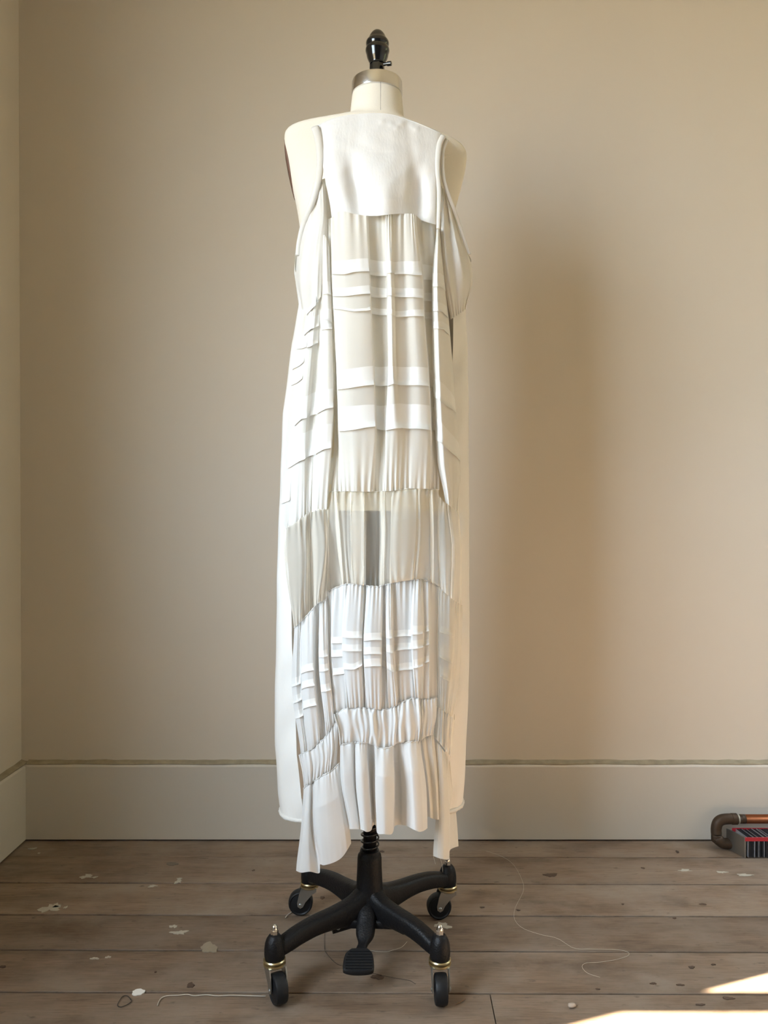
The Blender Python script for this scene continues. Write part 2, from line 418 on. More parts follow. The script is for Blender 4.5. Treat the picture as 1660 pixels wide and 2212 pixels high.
for z, a_, b_ in tor2:
    ring = []
    for i in range(n):
        an = 2 * math.pi * i / n; c, s = math.cos(an), math.sin(an)
        e = 1.0 if z > 1.795 else .86
        x = a_ * math.copysign(abs(c) ** e, c); y = b_ * math.copysign(abs(s) ** e, s)
        zz = z
        if z > 1.60: zz = z - .010 * x / .19 * min(1, (z - 1.6) / .1) * (1 if z < 1.80 else max(0, (1.868 - z) / .07))
        ring.append(bm.verts.new(local(x, y, zz)))
    rings.append(ring)
for A, B in zip(rings, rings[1:]):
    for i in range(n): bm.faces.new((A[i], A[(i + 1) % n], B[(i + 1) % n], B[i]))
bm.faces.new(rings[0][::-1]); bm.faces.new(rings[-1])
obj('torso', bm, M_linen, form)
# centre back seam and arm plates
bm = bmesh.new(); sweep(bm, [local(.002, -.0577, 1.80), local(.002, -.0562, 1.83), local(.002, -.0528, 1.866)], .0006, 6); obj('neck_seam', bm, M_seam, form)
for sgn in (-1, 1):
    bm = bmesh.new(); n2 = 40; P = []
    for (xo, k) in ((.0, .96), (.003, 1.0), (.0055, .97), (.0057, 0)) if sgn > 0 else ((.0, .96), (.006, 1.0), (.0095, .97), (.0097, 0)):
        ring = []
        for i in range(n2):
            an = 2 * math.pi * i / n2
            z = 1.690 + .068 * k * math.sin(an); y = .012 + .026 * k * math.cos(an)
            hx = float(np.interp(z, [t[0] for t in tor], [t[1] for t in tor])) * .985
            ring.append(bm.verts.new(local(sgn * (hx + xo - .006), y, z - sgn * .010 - .002)))
        P.append(ring)
    for A, B in zip(P, P[1:]):
        for i in range(n2): bm.faces.new((A[i], A[(i + 1) % n2], B[(i + 1) % n2], B[i]))
    bmesh.ops.recalc_face_normals(bm, faces=bm.faces)
    obj('arm_plate', bm, M_brown, form, label='thin brown armhole plate on the shoulder end')
# neck ring
def AM(z, extra=Matrix()): return Matrix.Translation((axx(z), D0 + .003, 0)) @ extra
bm = bmesh.new(); lathe(bm, [(.0495,1.858),(.0545,1.859),(.0548,1.862),(.0540,1.884),(.0532,1.8865),(.046,1.8875),(.018,1.8878),(0,1.8878)], 64, AM(1.87)); obj('neck_ring', bm, M_steel, form, auto=40)
# knob
kz = lambda py: CH + (1094 - py) * .001
bm = bmesh.new()
lathe(bm, [(0,kz(70.5)),(.005,kz(71)),(.010,kz(74)),(.0145,kz(79)),(.0178,kz(85)),(.0195,kz(90)),(.0203,kz(91)),(.0222,kz(92.5)),(.0240,kz(95)),(.0250,kz(98.5)),(.0248,kz(102)),(.0238,kz(105)),
           (.0232,kz(106.5)),(.0244,kz(108)),(.0256,kz(111.5)),(.0259,kz(115)),(.0252,kz(118.5)),(.0238,kz(121.5)),(.0232,kz(126)),(.0218,kz(131)),(.0194,kz(136.5)),(.0172,kz(141)),(.0165,kz(143)),(.0168,kz(144.5))][::-1], 48, AM(1.95))
obj('finial', bm, M_blackgloss, form, auto=50)
bm = bmesh.new(); lathe(bm, [(.0172,1.885),(.0165,1.918),(.0160,1.925),(.014,1.930)], 8, AM(1.9, Matrix.Rotation(R(12), 4, 'Z')))
nb = obj('finial_base', bm, M_blackgloss, form, False)
bm = bmesh.new(); MM = Matrix.Translation((axx(1.92) + .014, D0 - .012, 1.917)) @ Matrix.Rotation(R(95), 4, 'Y') @ Matrix.Rotation(R(20), 4, 'X')
lathe(bm, [(.0032,0),(.0032,.008),(.0048,.0085),(.0048,.017),(.0038,.0175)], 16, MM); obj('thumb_screw', bm, M_blackgloss, form, auto=40)
# post, spring, column
def axis_pts(z0_, z1_, n): return [Vector((axx(z0_ + (z1_ - z0_) * i / n), D0, z0_ + (z1_ - z0_) * i / n)) for i in range(n + 1)]
bm = bmesh.new(); sweep(bm, axis_pts(.20, 1.0, 8), .0145, 24); obj('post', bm, M_iron, form)
bm = bmesh.new(); pts = []; turns = 7.5; zs, ze = .218, .325
for i in range(int(turns * 28) + 1):
    t = i / (turns * 28); z = zs + (ze - zs) * t; an = 2 * math.pi * turns * t + 2.4
    pts.append((axx(z) + .0185 * math.cos(an), D0 + .0185 * math.sin(an), z))
sweep(bm, pts, .0021, 8); obj('spring', bm, M_blackgloss, form)
bm = bmesh.new(); lathe(bm, [(.0285,.085),(.034,.10),(.0315,.125),(.0285,.15),(.0268,.19),(.0262,.212),(.0250,.219),(.0215,.223),(.0205,.228),(.0150,.229)], 40, Matrix.Translation((axx(.15), D0, 0)))
obj('column', bm, M_iron, form, auto=50)
# castors and legs
stems = {'FL': (-.2355, 1.553), 'FR': (.0925, 1.553), 'BL': (-.200, 1.872), 'BR': (.129, 1.856)}
trail = {'FL': -62, 'FR': -88, 'BL': 183, 'BR': 187}
hub = Vector((axx(.12), D0, 0))
for k, (sx, sy) in stems.items():
    e = Vector((sx, sy, 0)); d = (e - hub)
    L_ = d.length; dn = d.normalized()
    pts, rad = [], []
    for (t, zt, zb, w) in [(0.0,.156,.078,.022),(.10,.150,.074,.021),(.22,.139,.082,.019),(.40,.133,.090,.0175),(.58,.130,.093,.017),(.75,.124,.089,.0165),(.88,.115,.083,.0165),(.96,.108,.080,.0155)]:
        pts.append(hub + dn * (L_ * t) + Vector((0, 0, (zt + zb) / 2))); rad.append((w, (zt - zb) / 2))
    P = spline([(*p, *r) for p, r in zip(pts, rad)], 26)
    bm = bmesh.new(); sweep(bm, [p[:3] for p in P], [(float(p[3]), float(p[4])) for p in P], 20, sect=lambda a: sq(a, .6))
    leg = obj('leg', bm, M_iron, form, auto=60)
    bm = bmesh.new(); lathe(bm, [(.0175,.076),(.0195,.080),(.0205,.088),(.0203,.098),(.0190,.108),(.0160,.117),(.0115,.1235),(.0085,.1255)], 32, Matrix.Translation((sx, sy, 0)))
    obj('socket', bm, M_iron, leg, auto=50)
    bm = bmesh.new(); lathe(bm, [(.0078,.122),(.0078,.1335),(.0066,.1345)], 6, Matrix.Translation((sx, sy, 0)) @ Matrix.Rotation(R(20), 4, 'Z')); 
    lathe(bm, [(.0064,.1345),(.0062,.138),(.0048,.142),(.0025,.1445),(0,.1452)], 20, Matrix.Translation((sx, sy, 0)))
    obj('cap_nut', bm, M_nut, leg, auto=40)
    # castor assembly
    th = R(trail[k]); RM = Matrix.Translation((sx, sy, 0)) @ Matrix.Rotation(th, 4, 'Z')
    wr, off = .0292, .021
    bm = bmesh.new(); lathe(bm, [(.010,.0785),(.0205,.0785),(.0222,.0765),(.0215,.0735),(.0185,.0725)], 36, RM); lathe(bm, [(.0185,.0722),(.0222,.0712),(.0224,.0672),(.020,.0650),(.012,.0645)], 36, RM)
    obj('castor_plate', bm, M_brass, leg, auto=40)
    bm = bmesh.new(); W_ = .0155
    for s in (-1, 1):   # fork cheeks
        prof = [(-.016,.067),(.019,.067),(.030,.060) if False else (.020,.060),(.027,.033),(.0265,.026),(.021,.0215),(.0155,.024),(.010,.035),(-.006,.055),(-.016,.062)]
        prof = [(-.017,.068),(.019,.068),(.024,.055),(.0285,.034),(.0275,.026),(.021,.0215),(.0150,.0245),(.009,.036),(-.007,.054),(-.017,.060)]
        A = [bm.verts.new(RM @ Vector((x, s * (W_), z))) for x, z in prof]; B = [bm.verts.new(RM @ Vector((x, s * (W_ + .0022), z))) for x, z in prof]
        for i in range(len(A)):
            j = (i + 1) % len(A); bm.faces.new((A[i], A[j], B[j], B[i]))
        bm.faces.new(A); bm.faces.new(B)
    box(bm, -.017, .019, -W_ - .0022, W_ + .0022, .0655, .0682, RM)
    for s in (-1, 1): lathe(bm, [(.0042,0),(.0042,.001),(.003,.0022),(0,.0026)], 14, RM @ Matrix.Translation((off, s * (W_ + .002), wr)) @ Matrix.Rotation(-s * math.pi / 2, 4, 'X'))
    bmesh.ops.recalc_face_normals(bm, faces=bm.faces); obj('castor_fork', bm, M_zinc, leg, auto=30)
    bm = bmesh.new(); hw = .0125
    lathe(bm, [(.006,-hw-.001),(.012,-hw),(.0225,-hw+.002),(.0250,-hw),(.0275,-hw+.0012),(wr-.0006,-hw+.004),(wr,0),(wr-.0006,hw-.004),(.0275,hw-.0012),(.0250,hw),(.0225,hw-.002),(.012,hw),(.006,hw+.001)], 44, RM @ Matrix.Translation((off, 0, wr)) @ Matrix.Rotation(math.pi / 2, 4, 'X'))
    obj('wheel', bm, M_rubber, leg, auto=35)
# cross bar and foot pedal
bm = bmesh.new(); yb_ = 1.655
sweep(bm, [(-.128, yb_-.012, .089), (-.09, yb_, .092), (-.053, yb_, .092), (0, yb_, .090), (.024, yb_-.012, .088)], [(.006,.012),(.007,.009),(.008,.0085),(.007,.009),(.006,.013)], 14, sect=lambda a: sq(a, .6)); obj('cross_bar', bm, M_iron, form, auto=50)
for q in ((-.115, .093), (.018, .093)):
    bm = bmesh.new(); lathe(bm, [(.0045,0),(.0045,.002),(0,.003)], 12, Matrix.Translation((q[0], yb_ - .018, q[1])) @ Matrix.Rotation(math.pi / 2, 4, 'X')); obj('bolt', bm, M_zinc, form, auto=40)
bm = bmesh.new()
P = spline([(-.055,1.690,.125,.009,.012),(-.056,1.668,.108,.018,.015),(-.057,1.650,.094,.020,.014),(-.059,1.630,.082,.019,.012),(-.062,1.612,.074,.0105,.008),(-.065,1.598,.070,.0105,.007),(-.067,1.588,.068,.014,.006)], 22)
sweep(bm, [p[:3] for p in P], [(float(p[3]), float(p[4])) for p in P], 16, sect=lambda a: sq(a, .65)); ped = obj('pedal', bm, M_iron, form, auto=50)
bm = bmesh.new(); top = []; PO = [(-.017,.0),(-.027,-.010),(-.031,-.024),(-.032,-.042),(-.029,-.050),(-.012,-.054),(.010,-.054),(.026,-.051),(.030,-.043),(.029,-.026),(.025,-.010),(.016,0)]
PO = [tuple(map(float, q)) for q in spline(PO, 40)]
RMp = Matrix.Translation((-.068, 1.592, .072)) @ Matrix.Rotation(R(20), 4, 'X')
lay = [(.93,-.007),(1,-.004),(1,.004),(.94,.0065)]
rg = [[bm.verts.new(RMp @ Vector((x * k_, -.027 + (y + .027) * k_, z))) for x, y in PO] for k_, z in lay]
for A, B in zip(rg, rg[1:]):
    for i in range(len(A)): bm.faces.new((A[i], A[(i + 1) % len(A)], B[(i + 1) % len(A)], B[i]))
bm.faces.new(rg[0][::-1]); bm.faces.new(rg[-1])
for i in range(7):
    yy = -.008 - i * .0064; w = float(np.interp(-yy, [0, .01, .024, .045, .054], [.014, .022, .027, .027, .02])); box(bm, -w, w, yy - .0018, yy, .006, .0085, RMp)
bmesh.ops.recalc_face_normals(bm, faces=bm.faces); obj('foot_pad', bm, M_rubber, ped, auto=35)

# ------------------------------------------------------------------ the dress
dress = thing('dress', 'long sleeveless white dress with sheer gathered back tiers, worn by the dress form', 'dress', (-.04, D0, .10))
TY = [240, 270, 300, 400, 480, 560, 600, 668, 750, 900, 1100, 1250, 1400, 1520, 1600, 1700, 1750, 1900]
TL = [640, 618, 617, 630, 650, 642, 640, 650, 634, 616, 607, 603, 600, 598, 598, 604, 610, 612]
TR = [990, 1008, 1012, 1003, 996, 1020, 1020, 1008, 1012, 1015, 1016, 1017, 1017, 1015, 1011, 1006, 1002, 1000]
TB = [.064, .070, .076, .096, .106, .114, .115, .116, .118, .120, .124, .126, .127, .127, .126, .122, .120, .116]
def prof(py): return (np.interp(py, TY, TL) + np.interp(py, TY, TR)) / 2, (np.interp(py, TY, TR) - np.interp(py, TY, TL)) / 2 + 3, np.interp(py, TY, TB)
def base(px, py):
    xc, a_, b_ = prof(py); s = np.clip((px - xc) / a_, -1, 1)
    return D0 + .12 * (px - xc) * .001 - b_ * np.sqrt(np.maximum(0.0, 1 - s * s * .97))
def cr(P, t):
    """Catmull-Rom through rows of P (k, ...) at parameters t in 0..k-1, without overshoot at folds"""
    P = np.asarray(P, float); k = len(P)
    i = np.clip(t.astype(int), 0, k - 2); e = (...,) + (None,) * (P.ndim - 1); f = (t - i)[e]
    p0, p1, p2, p3 = P[np.maximum(i - 1, 0)], P[i], P[i + 1], P[np.minimum(i + 2, k - 1)]
    lin = p1 * (1 - f) + p2 * f
    m1, m2 = (p2 - p0) * .36, (p3 - p1) * .36
    smo = (2 * f ** 3 - 3 * f * f + 1) * p1 + (f ** 3 - 2 * f * f + f) * m1 + (3 * f * f - 2 * f ** 3) * p2 + (f ** 3 - f * f) * m2
    return lin, smo
def dens(pl):
    P = np.array(spline(pl, max(8, len(pl) * 12))); P[:, 0] = np.maximum.accumulate(P[:, 0] + np.arange(len(P)) * 1e-6); return P
class Tier:
    def __init__(s, cols, vrows, top, bot, ridges=0, amp=.004, reach=(.25, .25), floorw=.0, pinch=.004, puff=.0, seed=1, wid=1.0, curl=0.0, back=0.0, dsc=2.0, sway=0.0):
        """cols: per fold line (px at each v row ..., depth mm); top/bot: py polylines over px"""
        s.cols = np.array([c[:-1] for c in cols], float); s.dep = np.array([c[-1] for c in cols], float) * dsc / 1000
        s.v = np.array(vrows, float); s.top = dens(top); s.bot = dens(bot); s.k = len(cols)
        rnd = np.random.RandomState(seed); s.back = back; s.pinch, s.puff, s.amp = pinch, puff, amp
        s.floorw, s.reach, s.wid, s.curl, s.sway = floorw, reach, wid, curl, sway
        s.ru = (np.arange(ridges) + rnd.uniform(.15, .85, ridges)) / max(1, ridges) * (s.k - 1) if ridges else np.zeros(0)
        s.rh = rnd.uniform(.45, 1.1, ridges); s.rw = rnd.uniform(.7, 1.3, ridges); s.r1 = rnd.uniform(.5, 1.6, ridges); s.r2 = rnd.uniform(.5, 1.6, ridges)
        s.rc = rnd.uniform(-1, 1, ridges); s.rp = rnd.uniform(0, 6.28, ridges); s.n = ridges
    def ev(s, K, V):
        """K fold-line parameter (0..k-1), V 0..1 -> px, py, depth"""
        shp = K.shape; K = K.ravel(); V = V.ravel()
        lin, smo = cr(s.cols, K)                                   # (N, rows)
        A = lin * .6 + smo * .4
        px = np.array([0.0]) * K
        idx = np.clip(np.searchsorted(s.v, V, side='right') - 1, 0, len(s.v) - 2)
        f = (V - s.v[idx]) / (s.v[idx + 1] - s.v[idx]); ar = np.arange(len(K))
        p0 = A[ar, np.maximum(idx - 1, 0)]; p1 = A[ar, idx]; p2 = A[ar, idx + 1]; p3 = A[ar, np.minimum(idx + 2, len(s.v) - 1)]
        px = .5 * (2 * p1 + (-p0 + p2) * f + (2 * p0 - 5 * p1 + 4 * p2 - p3) * f ** 2 + (-p0 + 3 * p1 - 3 * p2 + p3) * f ** 3)
        py = np.interp(A[:, 0], s.top[:, 0], s.top[:, 1]) * (1 - V) + np.interp(A[:, -1], s.bot[:, 0], s.bot[:, 1]) * V
        _, dsm = cr(s.dep, K)
        dep = dsm * (.35 + .65 * np.sin(np.pi * np.clip(.12 + V * .85, 0, 1)) if not s.floorw else (.35 + .65 * np.clip(V * 3, 0, 1)))
        if s.n:
            w0 = (s.k - 1) / s.n * .30 * s.wid; acc = np.zeros_like(K)
            for i in range(s.n):
                c = s.ru[i] + s.rc[i] * s.curl * np.sin(np.pi * V) * (s.k - 1) / s.n + s.sway * np.sin(V * 5 + s.rp[i]) * (s.k - 1) / s.n
                g = np.exp(-((K - c) / (w0 * s.rw[i] * (1 + .8 * np.sin(np.pi * np.clip(V, 0, 1))))) ** 2)
                wv = np.exp(-V / (s.reach[0] * s.r1[i])) + (np.exp(-(1 - V) / (s.reach[1] * s.r2[i])) if s.reach[1] > 0 else 0) + s.floorw * s.rh[i]
                acc += g * s.rh[i] * np.minimum(wv, 1.1)
            dep = dep + acc * s.amp
            px = px + 0
        e0 = np.exp(-V / .02); e1 = np.exp(-(1 - V) / .02) if s.reach[1] > 0 else 0
        dep = dep - s.pinch * (e0 + e1) + s.puff * np.sin(np.pi * V) - s.back
        return px.reshape(shp), py.reshape(shp), dep.reshape(shp)
    def pts(s, K, V, extra=0.0):
        px, py, dep = s.ev(K, V); return at_np(px, py, base(px, py) - dep - extra)
def grid_obj(name, P, m, parent, label=None):
    nv, nu = P.shape[:2]; me = bpy.data.meshes.new(name)
    i = np.arange(nv * nu).reshape(nv, nu); F_ = np.stack([i[:-1, :-1], i[:-1, 1:], i[1:, 1:], i[1:, :-1]], -1).reshape(-1, 4)
    me.from_pydata(P.reshape(-1, 3).tolist(), [], F_.tolist()); me.update()
    return link(name, me, m, parent, True, label)
def build(name, t, m, nu=12, nv=80, parent=None, label=None, k0=0, k1=None, seam=True):
    k1 = t.k - 1 if k1 is None else k1
    K, V = np.meshgrid(np.linspace(k0, k1, int((k1 - k0) * nu) + 1), np.linspace(0, 1, nv))
    return grid_obj(name, t.pts(K, V), m, parent or dress, label)
def tucks(t, parent, specs, m=None, nu=10, proud=.0050):
    """each spec: [(k, py_top, py_bottom), ...]: a pressed tuck whose free lower edge stands proud"""
    for sp in specs:
        ks = [q[0] for q in sp]; K1 = np.linspace(ks[0], ks[-1], max(6, int((ks[-1] - ks[0]) * nu)))
        yt = np.interp(K1, ks, [q[1] for q in sp]); yb2 = np.interp(K1, ks, [q[2] for q in sp])
        _, pt, _ = t.ev(K1, np.zeros_like(K1)); _, pb, _ = t.ev(K1, np.ones_like(K1))
        rows = []
        for fr, ex in ((0, .0004), (.33, .0010), (.66, .0017), (1.0, proud), (1.0, proud + .0002), (.985, .0006)):
            y = yt + (yb2 - yt) * fr + .7 * np.sin(K1 * 2.1 + ks[0])
            V = np.clip((y - pt) / (pb - pt), 0, 1); rows.append(t.pts(K1, V, ex))
        grid_obj('tuck', np.stack(rows), m or M_tuck, parent)

# front of the dress (far side of the form), wrapping round to the edges seen left and right
def shell(ys, th0, th1, a_scale=1.0, nth=120):
    P = []
    rnd = np.random.RandomState(5); ph = rnd.uniform(0, 6.28, 6)
    for y in ys:
        xc, a_, b_ = prof(y); t0 = np.interp(y, *th0); t1 = np.interp(y, *th1)
        th = np.linspace(R(t0), R(t1), nth)          # 0 = nearest the camera, -90 = left outline, +-180 far side
        b2 = np.where(np.cos(th) < 0, b_ * .92 + .012 * np.sin(th * 9 + ph[0]) * np.clip((y - 560) / 500, 0, 1), b_ * (1 - .16 * np.clip(np.cos(th) * 2, 0, 1)))
        sx = np.sin(th); x = (xc - CX + a_ * a_scale * sx) * .001; Dp = D0 + .12 * a_ * sx * .001 - b2 * np.cos(th)
        Dp = Dp + .0035 * np.sin(y * .021 + th * 5 + ph[1]) + .002 * np.sin(y * .055 + th * 9)
        z = np.full_like(x, CH + (1092 - y) * .001)
        P.append(np.stack([x, Dp, z], -1))
    return np.array(P)
ys = np.concatenate([np.linspace(330, 560, 40), np.linspace(566, 1742, 200)])
thL = ([330, 470, 545, 640, 1180, 1300, 1742], [-130, -112, -92, -66, -62, -55, -44]); thR = ([330, 470, 545, 620, 900, 1742], [-230, -248, -268, -304, -308, -312])
shp = shell(ys, thL, thR, .985)
front = grid_obj('front_panel', shp, M_front, dress, 'opaque white satin front panel')
bm = bmesh.new(); rr = random.Random(9)
hem = [tuple(p) for p in shp[-1]]; sweep(bm, [(p[0], p[1], p[2] + .001) for p in hem], [(.0032 + rr.random() * .0016, .0036 + rr.random() * .002) for _ in hem], 8)
obj('fringed_hem', bm, M_satin, front)

# lining tube seen between the folds and below them
lin = Tier([(702,704,690,660,660,-6),(706,706,706,700,700,-4),(760,760,760,760,760,-3),(820,820,820,820,820,-3),(880,880,880,880,880,-3),(938,944,944,950,950,-4),(942,948,956,980,975,-6)],
           [0,.15,.35,.7,1], [(702,330),(942,330)], [(600,1103),(1000,1104)], pinch=0, back=.016)
build('lining', lin, M_lining, nu=14, nv=60, label='cream lining with a straight hem')

# yoke
yoke = Tier([(684,700,717,-1),(700,710,727,1),(722,724,742,3),(745,742,758,2),(757,752,766,0),(775,766,778,-2),(795,790,792,2),(820,820,818,3),(845,850,845,2),(868,876,866,-1),(885,893,880,-5),(905,908,896,-2),(930,930,925,0),(945,941,940,1),(955,946,944,-3)],
            [0,.5,1], [(684,273),(700,265),(725,255),(756,249),(790,246),(820,245.5),(845,248),(869,254.6),(912,270),(955,290)],
            [(717,471),(719,469),(736,456),(765,462),(794,466),(817,466),(845,463),(869,461.7),(895,463),(912,476),(944,486)], pinch=0, puff=.008, dsc=.8, back=-.007)
YR = np.random.RandomState(4)
def yoke_extra(K, V):
    px, py, dep = yoke.ev(K, V)
    e = -.0105 * np.exp(-((px - (752 + (py - 330) * .22)) / 17) ** 2) * np.exp(-((py - 415) / 55) ** 2)
    e -= .0115 * np.exp(-((px - (905 + (py - 380) * .02)) / 17) ** 2) * np.exp(-((py - 430) / 55) ** 2)
    e += .0060 * np.exp(-((px - 835) / 30) ** 2) * np.clip((py - 330) / 100, 0, 1)
    e += .0004 * np.sin(px * .11 + np.sin(py * .05) * 2) * np.sin(py * .07 + px * .03)
    for c in ((826,262),(845,268),(868,266),(890,272),(900,278),(858,275)): e += .0010 * np.exp(-(((px - c[0]) / 7) ** 2 + ((py - c[1]) / 6) ** 2))
    return at_np(px, py, base(px, py) - dep - e * 2.1)
K, V = np.meshgrid(np.linspace(0, 14, 200), np.linspace(0, 1, 130)); YP = yoke_extra(K, V)
yo = grid_obj('yoke', YP, M_yoke, dress, 'opaque matte white satin yoke')
# shoulder straps going over to the front
for (a_, b_) in ((0, 62), (132, 200)):
    edge = YP[0, a_:b_]; far = []
    rows = [edge]
    for (dy, dz) in ((.012, .004), (.030, .006), (.052, .003), (.075, -.010), (.095, -.035), (.11, -.08), (.118, -.14)):
        q = edge.copy(); q[:, 1] += dy + .0 * dy; q[:, 2] += dz; rows.append(q)
    grid_obj('shoulder_strap', np.stack(rows), M_yoke, dress)
# neckline facing roll
bm = bmesh.new(); sweep(bm, [tuple(p + np.array((0, .001, 0))) for p in YP[0, ::4]], .0016, 8); obj('neckline_edge', bm, M_yoke, yo)

# armhole bindings
def on(px, py, out=0.0): return at(px, py, float(base(px, py)) - out)
def binding(pts, r0, r1, parent, name='armhole_binding', m=M_satin, out=.013):
    P = spline(pts, 50); bm = bmesh.new()
    sweep(bm, [on(p[0], p[1], out) for p in P], [(r0 + (r1 - r0) * i / 49, .55 * (r0 + (r1 - r0) * i / 49)) for i in range(50)], 12, up=Vector((0, -1, 0)))
    return obj(name, bm, m, parent)
binding([(681,275),(688,300),(692,335),(691,370),(686,400),(677,430),(665,462),(654,490),(646,525),(643,552)], .0085, .0045, dress)
binding([(958,294),(950,312),(946,345),(946,375),(949,410),(949,440),(948,468),(947,494)], .0060, .0038, dress, out=.017)
binding([(965,301),(957,325),(956,355),(960,390),(971,425),(986,465),(1000,508),(1015,550)], .0050, .0032, dress)

# satin side panels below the armholes
sl_ = Tier([(676,656,644,640,651,-2),(681,668,655,650,658,3),(686,680,668,662,666,0),(691,690,680,675,675,5),(696,698,688,686,684,4),(701,704,698,692,690,1),(703,707,706,700,694,-5)], [0,.3,.55,.75,1],
           [(676,395),(703,385)], [(651,664),(666,675),(694,640)], pinch=0, puff=.006, ridges=5, amp=.003, reach=(.5,.5), seed=3)
build('side_panel', sl_, M_satin, nu=12, nv=70)
sr_ = Tier([(952,953,956,962,974,-4),(957,960,966,972,980,2),(962,972,980,984,988,-1),(967,982,994,998,996,3),(971,990,1008,1012,1004,0),(975,997,1019,1020,1007,-3)], [0,.35,.6,.78,1],
           [(952,400),(975,430)], [(974,690),(1007,668)], pinch=0, puff=.004, ridges=7, amp=.006, reach=(.5,.5), seed=8, curl=.5)
build('side_panel', sr_, M_satin, nu=12, nv=70)

# upper centre back tier with its two pleated columns
cols = [(706,712,715,719,723,716,-6),(714,717,720,725,729,731,-5),(716,718,722,728,733,744,6),(740,745,748,752,760,762,10),(770,775,778,782,785,782,10),(792,799,802,807,811,800,7),(797,801,804,810,814,811,-4),
        (815,818,820,822,823,820,-6),(831,835,836,838,833,832,-4),(834,837,838,839,834,833,7),(842,845,847,849,853,849,12),(850,853,855,858,870,866,7),(872,873,876,880,884,882,4),(888,893,897,906,910,902,9),
        (896,912,916,925,931,927,7),(900,915,918,928,934,933,-5),(920,926,928,933,938,940,-9),(940,944,946,948,950,950,-9)]
topB = [(700,478),(712,472),(719,469),(736,456),(765,462),(794,466),(817,466),(845,463),(869,461.7),(895,463),(912,476),(944,486)]
botB = [(716,1062),(752,1061),(794,1062),(832,1061),(849,1060),(895,1055),(950,1058)]
tB = Tier(cols, [0,.227,.36,.563,.78,1], topB, botB, ridges=30, amp=.0075, reach=(.11,.10), seed=11, puff=.004, wid=1.25, pinch=.003, floorw=0, dsc=2.4)
oB = build('back_tier', tB, M_chif, nu=26, nv=190, label='ivory double chiffon back panel with two pleat columns')
tucks(tB, oB, [
  [(1.9,564,592),(3,562,592),(3.6,560,588),(5.1,558,586)], [(1.9,622,640),(3,621,639),(5.1,616,634)], [(1.9,661,667),(2.6,662,668),(3.6,668,673),(4.6,666,672),(5.1,660,669)],
  [(1.9,800,842),(3.5,795,836),(5.1,790,831)], [(1.9,879,932),(3.5,876,927),(5.1,874,921)],
  [(5.9,560,594),(8.2,566,597)], [(5.9,618,642),(8.2,624,643)], [(5.9,664,678),(8.2,668,682)], [(5.9,792,833),(8.2,792,834)], [(5.9,876,926),(8.2,876,930)],
  [(8.8,562,590),(11,566,590)], [(11,566,592),(14.1,563,594)], [(8.8,620,638),(14.1,624,644)], [(8.8,664,676),(11,672,684),(14.1,668,683)],
  [(8.8,796,834),(10,791,830),(14.1,794,834)], [(8.8,876,930),(11,871,924),(14.1,876,929)],
  [(15,570,604),(17,576,606)], [(15,632,650),(17,634,652)], [(15,674,688),(17,676,690)], [(15,800,838),(17,800,838)], [(15,880,930),(17,880,930)]])

# left drape hanging from the armhole point
tL = Tier([(652,632,616,607,-2),(664,648,633,622,4),(674,660,648,640,8),(682,672,660,655,5),(688,682,668,664,-2),(693,690,678,670,-6),(696,696,686,674,-5),(698,697,687,677,7),(703,706,704,690,12),(711,717,720,706,8),(714,719,722,709,-6)],
          [0,.27,.62,1], [(652,664),(664,668),(674,655),(682,640),(688,600),(693,560),(696,520),(698,510),(703,509),(711,530),(714,545)],
          [(600,1150),(622,1140),(639,1131),(655,1118),(678,1105),(709,1100)], ridges=16, amp=.0045, reach=(.1,.16), seed=21, puff=.006)
oL = build('side_drape', tL, M_drape, nu=22, nv=170, label='left-hand draped chiffon fold with slanting tucks')
tucks(tL, oL, [[(.9,650,680),(2.5,640,664),(4.2,625,652)], [(.9,692,724),(2.5,684,710),(4.8,680,704)], [(.2,728,754),(1.8,726,750)], [(1.9,722,752),(3,716,746),(4.8,713,741)], [(0,776,798),(1.6,764,782)], [(0,806,834),(1.6,797,818)],
  [(1,866,920),(2,858,906),(4,850,899),(6,846,894)], [(.5,948,1012),(2,938,998),(4,930,986),(6,926,982)],
  [(6.9,608,636),(9.2,608,636)], [(6.9,665,688),(9.2,668,697)], [(6.9,698,713),(9.2,700,710)], [(6.9,846,894),(8,842,884),(9.2,838,879)], [(6.9,922,982),(8,917,972),(9.2,914,966)], [(0,1036,1088),(1.1,1034,1080)]])
# right drape
tR = Tier([(943,934,934,937,945,962,-5),(945,937,939,943,951,966,6),(947,945,948,952,960,970,15),(949,953,961,963,975,977,10),(950,959,970,977,988,984,4),(951,962,976,984,996,991,-5)],
          [0,.178,.43,.61,.85,1], [(943,495),(951,495)], [(962,1085),(976,1096),(991,1108)], ridges=8, amp=.004, reach=(.06,.14), seed=23, puff=.004)
oR = build('side_drape', tR, M_drape, nu=22, nv=150, label='narrow right-hand draped chiffon fold with tucks')
tucks(tR, oR, [[(0,590,618),(3,590,620),(5,598,630)], [(0,648,670),(3,655,674),(5,664,690)], [(0,694,708),(3,695,712),(5,706,728)], [(0,816,856),(1.5,820,862),(3,832,876),(5,862,892)], [(0,900,950),(1.5,905,955),(3,930,975),(5,960,998)]])

